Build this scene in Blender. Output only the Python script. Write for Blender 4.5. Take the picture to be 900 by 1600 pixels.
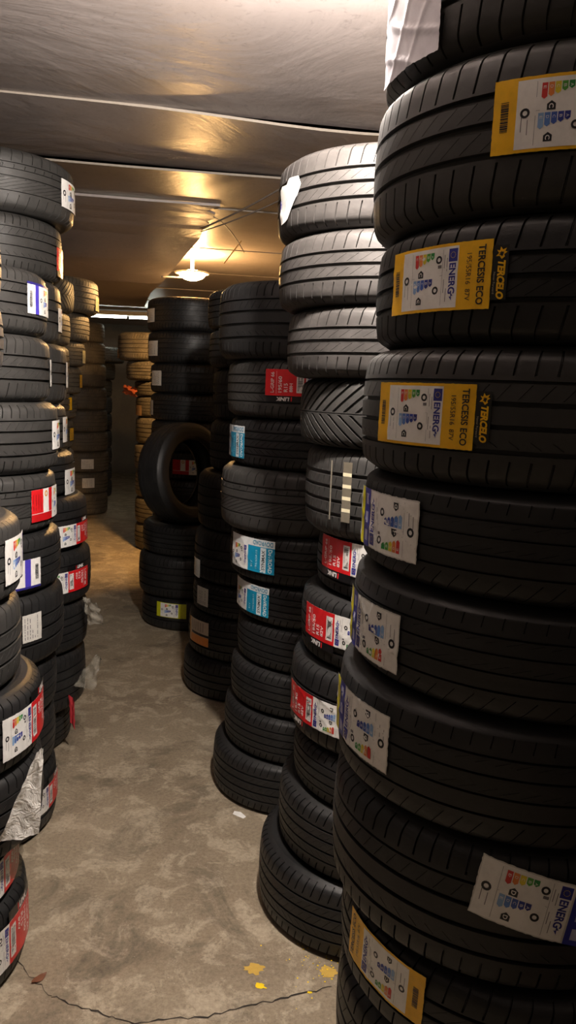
import bpy, bmesh, math, random
from mathutils import Vector, Matrix
random.seed(7)
for o in list(bpy.data.objects): bpy.data.objects.remove(o)
SC = bpy.context.scene
COL = SC.collection
PI = math.pi
R = math.radians

# ------------------------------------------------------------------ camera
cam = bpy.data.cameras.new('camera'); camo = bpy.data.objects.new('camera', cam); COL.objects.link(camo)
cam.sensor_fit = 'VERTICAL'; cam.sensor_height = 36.0; cam.sensor_width = 20.25
cam.lens = 36.0 * 1200.0 / 1600.0
cam.clip_start = 0.05; cam.clip_end = 60
p, ro = R(9.0), R(2.3)
F = Vector((0, math.cos(p), -math.sin(p))); R0 = Vector((1, 0, 0)); U0 = R0.cross(F)
RX = math.cos(ro)*R0 + math.sin(ro)*U0; UX = -math.sin(ro)*R0 + math.cos(ro)*U0
camo.matrix_world = Matrix(((RX.x, UX.x, -F.x, 0), (RX.y, UX.y, -F.y, 0), (RX.z, UX.z, -F.z, 1.5), (0, 0, 0, 1)))
SC.camera = camo

# ------------------------------------------------------------------ world, exposure
w = bpy.data.worlds.new('world'); SC.world = w; w.use_nodes = True
w.node_tree.nodes['Background'].inputs[0].default_value = (0.9, 0.85, 0.8, 1)
w.node_tree.nodes['Background'].inputs[1].default_value = 0.02
SC.view_settings.view_transform = 'Standard'
SC.view_settings.look = 'None'
SC.view_settings.gamma = 1.0
SC.view_settings.use_curve_mapping = False
SC.view_settings.exposure = 0.25
WHITE_LAMP = (0.07, 1.48, 2.27); WHITE_POWER = 1650.0     # emission strength of the near bulb
WARM_LAMP = (-0.765, 5.78, 2.315); WARM_POWER = 760.0
TUBE_POWER = 40.0

# ------------------------------------------------------------------ materials
def lin(h):
    c = [int(h[i:i+2], 16)/255 for i in (0, 2, 4)]
    return tuple(((x+0.055)/1.055)**2.4 if x > 0.04045 else x/12.92 for x in c) + (1,)
def nodes(name):
    m = bpy.data.materials.new(name); m.use_nodes = True
    nt = m.node_tree; b = nt.nodes['Principled BSDF']
    return m, nt, b
def noise(nt, scale, detail=4, rough=.6, vec=None, dist=0):
    n = nt.nodes.new('ShaderNodeTexNoise'); n.inputs['Scale'].default_value = scale
    n.inputs['Detail'].default_value = detail; n.inputs['Roughness'].default_value = rough
    n.inputs['Distortion'].default_value = dist
    if vec is not None: nt.links.new(vec, n.inputs['Vector'])
    return n
def ramp(nt, src, stops):
    r = nt.nodes.new('ShaderNodeValToRGB'); nt.links.new(src, r.inputs[0])
    e = r.color_ramp.elements
    e[0].position, e[0].color = stops[0]; e[1].position, e[1].color = stops[-1]
    for pos, c in stops[1:-1]:
        k = e.new(pos); k.color = c
    return r
def g(v): return (v, v, v, 1)
def mixc(nt, fac, a, b, mode='MIX'):
    m = nt.nodes.new('ShaderNodeMix'); m.data_type = 'RGBA'; m.blend_type = mode
    for sock, val in ((m.inputs[0], fac), (m.inputs[6], a), (m.inputs[7], b)):
        if hasattr(val, 'links'): nt.links.new(val, sock)
        else: sock.default_value = val
    return m.outputs[2]
def bump(nt, b, src, strength, dist=.002):
    n = nt.nodes.new('ShaderNodeBump'); n.inputs['Strength'].default_value = strength; n.inputs['Distance'].default_value = dist
    nt.links.new(src, n.inputs['Height']); nt.links.new(n.outputs[0], b.inputs['Normal'])
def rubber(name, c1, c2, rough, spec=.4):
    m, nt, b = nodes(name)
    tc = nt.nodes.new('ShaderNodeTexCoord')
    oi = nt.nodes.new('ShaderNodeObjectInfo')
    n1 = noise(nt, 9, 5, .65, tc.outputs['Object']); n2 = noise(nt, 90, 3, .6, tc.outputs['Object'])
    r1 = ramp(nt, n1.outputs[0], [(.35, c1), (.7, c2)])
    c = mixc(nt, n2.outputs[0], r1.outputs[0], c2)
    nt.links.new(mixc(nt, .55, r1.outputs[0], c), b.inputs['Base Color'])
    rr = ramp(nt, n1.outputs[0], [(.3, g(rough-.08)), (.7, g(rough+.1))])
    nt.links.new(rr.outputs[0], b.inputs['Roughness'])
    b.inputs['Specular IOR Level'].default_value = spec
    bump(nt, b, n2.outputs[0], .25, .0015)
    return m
RUB = rubber('rubber_black', (.010, .010, .0105, 1), (.020, .0195, .0195, 1), .47, .4)
RUB_DUST = rubber('rubber_dusty', (.031, .0285, .027, 1), (.06, .055, .052, 1), .5)
RUB_BROWN = rubber('rubber_brown', (.05, .044, .036, 1), (.12, .1, .072, 1), .6)  # paler and browner than the other rubbers, for the far stacks
RUB_GREY = rubber('rubber_grey', (.024, .0235, .023, 1), (.046, .044, .041, 1), .5)
def flat(name, h, rough=.4, coat=0.0):
    m, nt, b = nodes(name)
    tc = nt.nodes.new('ShaderNodeTexCoord'); n = noise(nt, 60, 3, .6, tc.outputs['Object'])
    c = lin(h); d = tuple(x*.9 for x in c[:3]) + (1,)
    nt.links.new(ramp(nt, n.outputs[0], [(.3, d), (.6, c)]).outputs[0], b.inputs['Base Color'])
    b.inputs['Roughness'].default_value = rough
    b.inputs['Coat Weight'].default_value = coat; b.inputs['Coat Roughness'].default_value = .15
    return m
_pal = {}
def P(h, rough=.38):
    k = 'print_' + h
    if k not in _pal: _pal[k] = flat(k, h, rough, .25)
    return _pal[k]
PAPER, YEL, RED, BLUE, INK, DGREY = 'F3F1ED', 'F7BD08', 'D81E24', '2A2F8F', '17171C', '6F6C70'

# ------------------------------------------------------------------ object helpers
def tag(o, label=None, cat=None, group=None, kind=None):
    for k, v in (('label', label), ('category', cat), ('group', group), ('kind', kind)):
        if v: o[k] = v
    return o
def empty(name, loc=(0, 0, 0)):
    o = bpy.data.objects.new(name, None); o.empty_display_size = .05; COL.objects.link(o); o.location = loc
    return o
def meshobj(name, verts, faces, mats, parent=None, mi=None, smooth=True, sharp=None):
    me = bpy.data.meshes.new(name); me.from_pydata(verts, [], faces); me.update()
    for m in (mats if isinstance(mats, (list, tuple)) else [mats]): me.materials.append(m)
    if mi: me.polygons.foreach_set('material_index', mi)
    me.polygons.foreach_set('use_smooth', [smooth]*len(me.polygons))
    if sharp: me.set_sharp_from_angle(angle=R(sharp))
    o = bpy.data.objects.new(name, me); COL.objects.link(o)
    if parent: o.parent = parent
    return o
def lathe(prof, n=64, closed=False):
    vs, fs = [], []
    m = len(prof)
    for i in range(n):
        a = 2*PI*i/n; c, s = math.cos(a), math.sin(a)
        for r, z in prof: vs.append((r*c, r*s, z))
    for i in range(n):
        j = (i+1) % n
        for k in range(m if closed else m-1):
            k2 = (k+1) % m
            fs.append((i*m+k, j*m+k, j*m+k2, i*m+k2))
    return vs, fs
def tube(pts, r, n=6):
    vs, fs = [], []
    for i, q in enumerate(pts):
        q = Vector(q); a = Vector(pts[max(i-1, 0)]); b = Vector(pts[min(i+1, len(pts)-1)])
        d = (b-a).normalized(); u = d.orthogonal().normalized(); v = d.cross(u)
        for k in range(n):
            t = 2*PI*k/n; vs.append(tuple(q + r*(math.cos(t)*u + math.sin(t)*v)))
    for i in range(len(pts)-1):
        for k in range(n):
            fs.append((i*n+k, i*n+(k+1) % n, (i+1)*n+(k+1) % n, (i+1)*n+k))
    fs.append(tuple(range(n))[::-1]); fs.append(tuple((len(pts)-1)*n+k for k in range(n)))
    return vs, fs
def slab(corners, th):
    """solid sheet from 4 lower corners, thickness upward"""
    vs = [tuple(c) for c in corners] + [(c[0], c[1], c[2]+th) for c in corners]
    return vs, [(3, 2, 1, 0), (4, 5, 6, 7), (0, 1, 5, 4), (1, 2, 6, 5), (2, 3, 7, 6), (3, 0, 4, 7)]

# ------------------------------------------------------------------ the room
YAW = R(10)
AX = Vector((-math.sin(YAW), math.cos(YAW), 0)); BX = Vector((math.cos(YAW), math.sin(YAW), 0))
def rm(t, s, z): v = AX*t + BX*s; return (v.x, v.y, z)
def concrete():
    m, nt, b = nodes('floor_concrete')
    tc = nt.nodes.new('ShaderNodeTexCoord'); v = tc.outputs['Object']
    big = noise(nt, 1.3, 6, .6, v, .6); mid = noise(nt, 8, 10, .75, v, .5); fine = noise(nt, 85, 8, .75, v); sp = noise(nt, 160, 2, .5, v)
    base = ramp(nt, big.outputs[0], [(.3, (.21, .165, .115, 1)), (.5, (.28, .225, .155, 1)), (.7, (.34, .28, .20, 1))])
    worn = ramp(nt, mid.outputs[0], [(.42, g(0)), (.51, g(.12)), (.56, g(.75)), (.7, g(1))])
    c = mixc(nt, worn.outputs[0], base.outputs[0], (.46, .385, .28, 1))
    gr = ramp(nt, fine.outputs[0], [(.34, g(.58)), (.58, g(1.05))])
    c = mixc(nt, .8, c, gr.outputs[0], 'MULTIPLY')
    st = noise(nt, 2.1, 7, .75, v, 1.5); stain = ramp(nt, st.outputs[0], [(.52, g(1)), (.62, g(.55)), (.8, g(.35))])
    c = mixc(nt, .8, c, stain.outputs[0], 'MULTIPLY')
    dots = ramp(nt, sp.outputs[0], [(.27, g(.3)), (.33, g(1))])
    c = mixc(nt, .6, c, dots.outputs[0], 'MULTIPLY')
    pale = ramp(nt, sp.outputs[0], [(.72, g(0)), (.77, g(.8))])
    c = mixc(nt, pale.outputs[0], c, (.62, .56, .45, 1))
    nt.links.new(c, b.inputs['Base Color'])
    rr = ramp(nt, mid.outputs[0], [(.35, g(.5)), (.7, g(.72))]); nt.links.new(rr.outputs[0], b.inputs['Roughness'])
    b.inputs['Specular IOR Level'].default_value = .35
    bump(nt, b, mixc(nt, .4, mid.outputs[0], fine.outputs[0]), .35, .004)
    return m
def ceil_mat(name, c1, c2, rough):
    m, nt, b = nodes(name)
    tc = nt.nodes.new('ShaderNodeTexCoord'); v = tc.outputs['Object']
    big = noise(nt, 1.6, 6, .6, v, .8); fine = noise(nt, 24, 5, .65, v, 2.0)
    r = ramp(nt, big.outputs[0], [(.3, c1), (.7, c2)])
    sm = ramp(nt, fine.outputs[0], [(.32, g(.45)), (.42, g(.9)), (.6, g(1))])
    nt.links.new(mixc(nt, .45, r.outputs[0], sm.outputs[0], 'MULTIPLY'), b.inputs['Base Color'])
    b.inputs['Roughness'].default_value = rough
    bump(nt, b, big.outputs[0], .5, .02)
    return m
M_FLOOR = concrete()
M_CEIL = ceil_mat('ceiling_paint', (.36, .31, .295, 1), (.48, .42, .40, 1), .42)
M_CEIL_EDGE = flat('board_edge', '9A9084', .6)
M_WALL = ceil_mat('wall_plaster', (.14, .12, .1, 1), (.2, .17, .14, 1), .8)
fs_ = meshobj('floor', [rm(-2.5, -3.2, 0), rm(-2.5, 2.2, 0), rm(13.2, 2.2, 0), rm(13.2, -3.2, 0)], [(0, 1, 2, 3)], M_FLOOR); tag(fs_, kind='structure')
def wall(name, t0, s0, t1, s1):
    q = [rm(t0, s0, 0), rm(t1, s0, 0), rm(t1, s1, 0), rm(t0, s1, 0)]
    vs, fs = slab(q, 2.62); tag(meshobj(name, vs, fs, M_WALL, smooth=False), kind='structure')
wall('wall_left', -2.5, -2.3, 13.2, -2.2)
wall('wall_right', -2.5, 1.6, 13.2, 1.7)
wall('wall_back', 13.2, -2.3, 13.3, 1.7)
wall('wall_front', -2.6, -2.3, -2.5, 1.7)
# ceiling: plywood sheets in strips, each sagging a little at its edges
CZ = 2.45
tb = [-2.5, -.9, .35, 1.6, 2.90, 3.62, 4.36, 5.6, 6.8, 8.0, 9.2, 10.4, 11.6, 13.2]
lo = [0, 0, 0, 0, -.001, -.006, -.002, 0, .004, 0, 0, 0, 0]
for i in range(len(tb)-1):
    NS, NT = 26, 5
    vs, fs = [], []
    for lay in (0, 1):
        for a in range(NT+1):
            for s in range(NS+1):
                t = tb[i] + (tb[i+1]-tb[i])*a/NT + (-.006 if a == 0 else (.02 if a == NT else 0)); ss = -2.2 + 3.8*s/NS
                sag = 0
                if i == 4: sag = -.022*math.exp(-((ss-.62)/.45)**2)*(1-a/NT)     # the gap with the lit edge
                if i == 5: sag = -.014*math.exp(-((ss+.3)/.9)**2)*(1-a/NT)
                z = CZ + lo[i]*(1-a/NT) + sag + (.006 if a == NT else 0) + .004*math.sin(ss*2.3+i*1.7)*math.sin(PI*a/NT)
                q = rm(t, ss, z + lay*.009); vs.append(q)
    W = NS+1; off = W*(NT+1); mi = []
    for a in range(NT):
        for s in range(NS):
            k = a*W+s
            fs.append((k, k+W, k+W+1, k+1)); mi.append(0)
            fs.append((off+k, off+k+1, off+k+W+1, off+k+W)); mi.append(0)
    for s in range(NS): fs.append((s, s+1, off+s+1, off+s)); mi.append(1)
    k = NT*W
    for s in range(NS): fs.append((k+s, off+k+s, off+k+s+1, k+s+1)); mi.append(1)
    tag(meshobj('ceiling', vs, fs, [M_CEIL, M_CEIL_EDGE], mi=mi, smooth=False), kind='structure')
vs, fs = slab([rm(-2.6, -2.3, 2.5), rm(-2.6, 1.7, 2.5), rm(13.3, 1.7, 2.5), rm(13.3, -2.3, 2.5)], .08)
tag(meshobj('ceiling', vs, fs, M_WALL, smooth=False), kind='structure')
# the loose board hanging down on the left of the warm lamp, ragged at its near corner
edge = [(-.42, 4.22, 2.436), (-.50, 4.30, 2.428), (-.46, 4.36, 2.424), (-.475, 4.45, 2.42), (-.52, 4.50, 2.415),
        (-.515, 4.60, 2.408), (-.56, 4.66, 2.40), (-.60, 4.85, 2.385), (-.80, 5.35, 2.315), (-1.03, 6.0, 2.255), (-1.2, 6.5, 2.245), (-1.46, 7.6, 2.235)]
vs, fs = [], []; NJ = 7
for lay in (0, .012):
    for x, y, z in edge:
        s_ = Vector((x, y, 0)).dot(BX)
        for j in range(NJ+1):
            f = j/NJ; q = Vector((x, y, 0)) + BX*(-2.19-s_)*f
            vs.append((q.x, q.y, z + (.012*f if z > 2.3 else .02*f) - .006*math.sin(PI*f*2) + lay))
n = len(edge); W = NJ+1; off = n*W
for i in range(n-1):
    for j in range(NJ):
        k = i*W+j; fs += [(k, k+1, k+W+1, k+W), (off+k, off+k+W, off+k+W+1, off+k+1)]
    k = i*W; fs.append((k, k+W, off+k+W, off+k)); k += NJ; fs.append((k, off+k, off+k+W, k+W))
for j in range(NJ): fs.append((j, off+j, off+j+1, j+1)); k = (n-1)*W+j; fs.append((k, k+1, off+k+1, off+k))
tag(meshobj('ceiling', vs, fs, M_CEIL, smooth=False), kind='structure')

# floor details
M_CRACK = flat('crack_dirt', '2E2721', .9)
def polyline(pts, jit, seg=10):
    out = []
    for a, b in zip(pts[:-1], pts[1:]):
        for k in range(seg):
            f = k/seg; out.append((a[0]+(b[0]-a[0])*f + random.uniform(-jit, jit), a[1]+(b[1]-a[1])*f + random.uniform(-jit, jit)))
    out.append(pts[-1]); return out
cr = polyline([(-.66, 1.80), (-.55, 1.69), (-.45, 1.65), (-.32, 1.61), (-.14, 1.64), (.02, 1.70), (.16, 1.75)], .006)
vs, fs = [], []
for i, (x, y) in enumerate(cr):
    hw = random.uniform(.0006, .003); vs += [(x, y-hw, .0012), (x, y+hw, .0012)]
    if i: k = 2*i; fs.append((k-2, k, k+1, k-1))
meshobj('crack', vs, fs, M_CRACK, parent=fs_)
M_PAINT = flat('yellow_paint', 'FFD820', .5)
M_PAINT2 = flat('yellow_paint_worn', 'C9A44A', .7)
def blob(name, x, y, rx, ry, m, seed, z=.0016, n=22, rot=0):
    rr = random.Random(seed); vs = [(0, 0, z)]
    for i in range(n):
        a = 2*PI*i/n; k = rr.uniform(.62, 1.1); X, Y = rx*k*math.cos(a), ry*k*math.sin(a)
        vs.append((X*math.cos(rot)-Y*math.sin(rot), X*math.sin(rot)+Y*math.cos(rot), z*.6))
    fs = [(0, 1+i, 1+(i+1) % n) for i in range(n)]
    o = meshobj(name, vs, fs, m); o.location = (x, y, 0); return o
tag(blob('paint_splash', -.04, 1.80, .03, .022, M_PAINT2, 1), 'faded yellow paint splash on the concrete, nearest the crack centre', 'paint splash', 'yellow paint splashes')
tag(blob('paint_splash', -.022, 1.742, .017, .010, M_PAINT, 2, rot=-.5), 'bright yellow paint drop below the faded splash', 'paint splash', 'yellow paint splashes')
tag(blob('paint_splash', .103, 1.728, .009, .005, M_PAINT, 3), 'tiny bright yellow paint drop near the right foreground stack', 'paint splash', 'yellow paint splashes')
tag(blob('paint_splash', .155, 1.80, .03, .02, M_PAINT2, 4), 'faded yellow paint patch touching the shadow of the right stacks', 'paint splash', 'yellow paint splashes')
vs, fs = [], []
rr = random.Random(5)
for i in range(60):
    x, y = rr.gauss(.12, .04), rr.gauss(1.83, .05); s = rr.uniform(.001, .0028)
    k = len(vs)
    for j in range(6): vs.append((x+s*math.cos(j*PI/3), y+s*math.sin(j*PI/3), .0015))
    fs.append(tuple(range(k, k+6)))
tag(meshobj('paint_specks', vs, fs, M_PAINT), 'fine spray of yellow paint specks on the floor', 'paint specks', kind='stuff')
# dry leaf
lf_v, lf_f = [], []
for i in range(9):
    f = i/8; wdt = .010*math.sin(PI*min(1, f*1.02))+.0006
    lf_v += [(-.022+.044*f, -wdt, .002+.008*abs(f-.5)), (-.022+.044*f, 0, .004+.006*f*(1-f)), (-.022+.044*f, wdt, .003+.010*abs(f-.5))]
    if i:
        k = 3*i; lf_f += [(k-3, k, k+1, k-2), (k-2, k+1, k+2, k-1)]
lf = meshobj('dry_leaf', lf_v, lf_f, flat('dry_leaf_brown', '6B4026', .6)); lf.location = (-.583, 1.735, 0); lf.rotation_euler = (0, 0, .9)
tag(lf, 'small curled brown dry leaf lying on the concrete floor', 'leaf')
pp_v = [(-.03, -.012, .001), (.03, -.02, .001), (.034, .004, .004), (.0, .02, .012), (-.034, .018, .006)]
pp = meshobj('paper_scrap', pp_v, [(0, 1, 2, 3), (0, 3, 4)], P(PAPER)); pp.location = (-.13, 2.53, 0); pp.rotation_euler = (0, 0, -.5); pp.scale = (.8, .55, .6)
tag(pp, 'white paper scrap on the floor against the bottom tyre', 'paper scrap')

# ------------------------------------------------------------------ tyres
TR = .31; TW = .2                                     # nominal radius and section width; real sizes by scaling
def env(z):                                           # tread envelope, z measured from the middle
    a = abs(z)
    if a <= .076: return TR - .005*(a/.076)**2
    f = (a-.076)/.017
    return TR - .005 - .017*(f**1.8)
def make_tread(name, N, grooves, zones, mat, waves=None):
    rows = []                                          # (z, groove depth)
    def gd(z):
        for zc, wd, dp in grooves:
            if abs(z-zc) < wd/2 - .00001: return dp
        return 0
    cuts = {-.093, .093, -.088, .088, -.083, .083, -.076, .076}
    for z in (-.06, -.045, -.03, -.015, 0, .015, .03, .045, .06): cuts.add(z)
    zs = []
    for z in cuts:
        if all(abs(z-gz) > wd/2+.002 for gz, wd, _ in grooves) and all(abs(z-zz) > .002 for q in zones for zz in q[:2]): zs.append((z, 0, None))
    for zc, wd, dp in grooves:
        zs += [(zc-wd/2, 0, 0), (zc-wd/2+.0008, dp, 0), (zc+wd/2-.0008, dp, 0), (zc+wd/2, 0, 0)]
    for q in zones:
        z0, z1 = q[:2]
        zs += [(z0, 0, 'e'), (z0+.0006, 0, None), (z1-.0006, 0, None), (z1, 0, 'e')]
    zs.sort(key=lambda r: r[0])
    vs, m = [], len(zs)
    zone_of = []
    for z, dp, kind in zs:
        zz = None
        if dp == 0:
            for q in zones:
                if q[0]-1e-6 <= z <= q[1]+1e-6: zz = q
        zone_of.append(zz)
    C = 6
    for k in range(N):
        for c in range(C):
            for (z, dp, kind), q in zip(zs, zone_of):
                gw, sd, off, sl = (q[2], q[3], q[4], q[5]) if q else (.1, 0, 0, 0)
                a = 1-gw
                ph = (0, a*.5, a, a+gw*.15, a+gw*.5, 1-gw*.15)[c]
                bot = c >= 3
                dep = dp
                if q and bot and kind != 'e': dep = sd
                if q and bot and kind == 'e' and abs(abs(z)-.093) < 1e-5: dep = sd*.6
                o = (off + sl*(z-q[0])/.01) if q else 0
                r = env(z) - dep
                zz2 = z
                if waves and dp == 0 and False: zz2 = z
                th = 2*PI*(k+ph+o)/N
                vs.append((r*math.cos(th), r*math.sin(th), z+.1))
    tot = N*C; fs = []
    for i in range(tot):
        j = (i+1) % tot
        for k in range(m-1): fs.append((i*m+k, j*m+k, j*m+k+1, i*m+k+1))
    me = bpy.data.meshes.new(name); me.from_pydata(vs, [], fs); me.update()
    me.materials.append(mat); me.polygons.foreach_set('use_smooth', [True]*len(me.polygons)); me.set_sharp_from_angle(angle=R(35))
    return me
# zones: z0, z1, width share of a pitch, depth, phase offset, slant (pitches per cm)
def both(z0, z1, *a): return [(z0, z1)+a, (-z1, -z0)+a]
D = {}
D['touring'] = dict(N=74, grooves=[(.046, .006, .007), (.017, .006, .007), (-.015, .006, .007), (-.044, .005, .007)],
    zones=both(.056, .093, .13, .006, 0, .12) + [(.022, .038, .05, .003, .3, .5), (-.010, .012, .05, .002, .5, .4), (-.039, -.022, .05, .003, .1, -.5)])
D['eco'] = dict(N=62, grooves=[(.036, .0075, .008), (.002, .0085, .008), (-.034, .0085, .008)],
    zones=both(.043, .093, .11, .006, 0, .06) + [(.009, .030, .045, .002, .3, .45), (-.028, -.006, .045, .002, .5, .45)])
D['summer'] = dict(N=68, grooves=[(.050, .004, .007), (.020, .007, .008), (-.012, .007, .008), (-.046, .007, .008)],
    zones=both(.058, .093, .12, .006, 0, .05) + [(.026, .046, .05, .003, .3, .3), (-.040, -.030, .05, .003, .5, -.5)])
D['smooth'] = dict(N=66, grooves=[(.048, .0045, .006), (.019, .004, .006), (-.013, .004, .006), (-.045, .0045, .006)],
    zones=[(.060, .080, .06, .004, 0, .05), (-.093, -.056, .06, .004, 0, .25), (.036, .044, .06, .003, .3, .9), (-.008, .002, .06, .003, .6, .9)])
D['winter'] = dict(N=54, grooves=[(.0, .003, .006)],
    zones=[(.004, .093, .30, .0065, .0, .30), (-.093, -.004, .30, .0065, .5+2.67, -.30)])
D['block'] = dict(N=78, grooves=[(.044, .009, .008), (.015, .008, .008), (-.015, .008, .008), (-.045, .009, .008)],
    zones=both(.050, .093, .12, .005, 0, .03) + [(.020, .038, .09, .003, .3, .1), (-.010, .010, .09, .003, .5, .1), (-.039, -.020, .09, .003, .1, .1)])
D['asym'] = dict(N=50, grooves=[(.048, .006, .007), (.030, .003, .006), (.006, .004, .007), (-.040, .004, .007)],
    zones=[(.054, .093, .12, .0045, 0, .05), (.032, .044, .14, .004, .2, .1), (-.036, .002, .12, .004, 0, .9), (-.093, -.050, .10, .004, .3, .1)])
RUBS = {'k': RUB, 'd': RUB_DUST, 'b': RUB_BROWN, 'g': RUB_GREY}
_tm = {}
def tread_mesh(des, rb):
    if (des, rb) not in _tm:
        if (des, 'k') not in _tm: _tm[(des, 'k')] = make_tread('tread', D[des]['N'], D[des]['grooves'], D[des]['zones'], RUB)
        if rb != 'k':
            me = _tm[(des, 'k')].copy(); me.materials[0] = RUBS[rb]; _tm[(des, rb)] = me
    return _tm[(des, rb)]
SWP = [(.2885, .193), (.284, .1965), (.276, .1985), (.2745, .1992), (.2725, .1990), (.262, .2), (.255, .2), (.253, .1992), (.250, .1992), (.238, .198), (.228, .195), (.222, .1945), (.216, .190), (.208, .184), (.204, .178), (.2035, .172), (.206, .168)]
LIN = [(.206, .168), (.215, .176), (.235, .186), (.258, .190), (.276, .184), (.290, .165), (.297, .13), (.299, .1), (.297, .07), (.290, .035), (.276, .016), (.258, .010), (.235, .014), (.215, .024), (.206, .032)]
_sm = {}
def side_meshes(rb):
    if rb not in _sm:
        out = []
        for nm, prof in (('upper', SWP), ('lower', [(r, .2-z) for r, z in reversed(SWP)])):
            vs, fs = lathe(prof, 96); fs = [tuple(reversed(f)) for f in fs]
            me = bpy.data.meshes.new('sidewall'); me.from_pydata(vs, [], fs); me.update(); me.materials.append(RUBS[rb])
            me.polygons.foreach_set('use_smooth', [True]*len(me.polygons)); out.append(me)
        vs, fs = lathe(LIN, 64)
        me = bpy.data.meshes.new('inner_liner'); me.from_pydata(vs, [], fs); me.update(); me.materials.append(RUB)
        me.polygons.foreach_set('use_smooth', [True]*len(me.polygons)); out.append(me)
        _sm[rb] = out
    return _sm[rb]
def tyre(x, y, z, w, rot, des, rb, label, group, r=TR):
    o = empty('tyre', (x, y, z)); o.rotation_euler = (0, 0, rot); o.scale = (r/TR, r/TR, w/TW)
    tag(o, label, 'tyre', group)
    for nm, me in zip(('tread', 'sidewall', 'sidewall', 'inner_liner'), [tread_mesh(des, rb)] + side_meshes(rb)):
        c = bpy.data.objects.new(nm, me); COL.objects.link(c); c.parent = o
    return o

# ------------------------------------------------------------------ labels: printed stickers lying on the tread
RL = .3105
def wrinkle(s, t, amp, seed):
    c1 = 1-abs(math.sin(28*s+46*t+seed+.8*math.sin(40*t+seed*3)))
    c2 = 1-abs(math.sin(35*s-30*t+seed*2+.9*math.sin(33*s)))
    return amp*(.8*c1**4 + .7*c2**5 + .25*math.sin(60*s+30*t+seed)*math.sin(45*t-20*s+seed*2))
_txt = {}
def text_geo(st, bold=0.0):
    k = (st, bold)
    if k not in _txt:
        c = bpy.data.curves.new('t', 'FONT'); c.body = st; c.size = 1; c.align_x = 'CENTER'; c.align_y = 'CENTER'; c.offset = bold; c.resolution_u = 3
        o = bpy.data.objects.new('t', c); COL.objects.link(o)
        me = bpy.data.meshes.new_from_object(o)
        vs = [(v.co.x, v.co.y) for v in me.vertices]; fs = [tuple(q.vertices) for q in me.polygons]
        x0, x1 = min(v[0] for v in vs), max(v[0] for v in vs); y0, y1 = min(v[1] for v in vs), max(v[1] for v in vs)
        vs = [((a-(x0+x1)/2)/(x1-x0), (b-(y0+y1)/2)/(y1-y0)) for a, b in vs]
        bpy.data.objects.remove(o); bpy.data.curves.remove(c); bpy.data.meshes.remove(me)
        _txt[k] = (vs, fs)
    return _txt[k]
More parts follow.
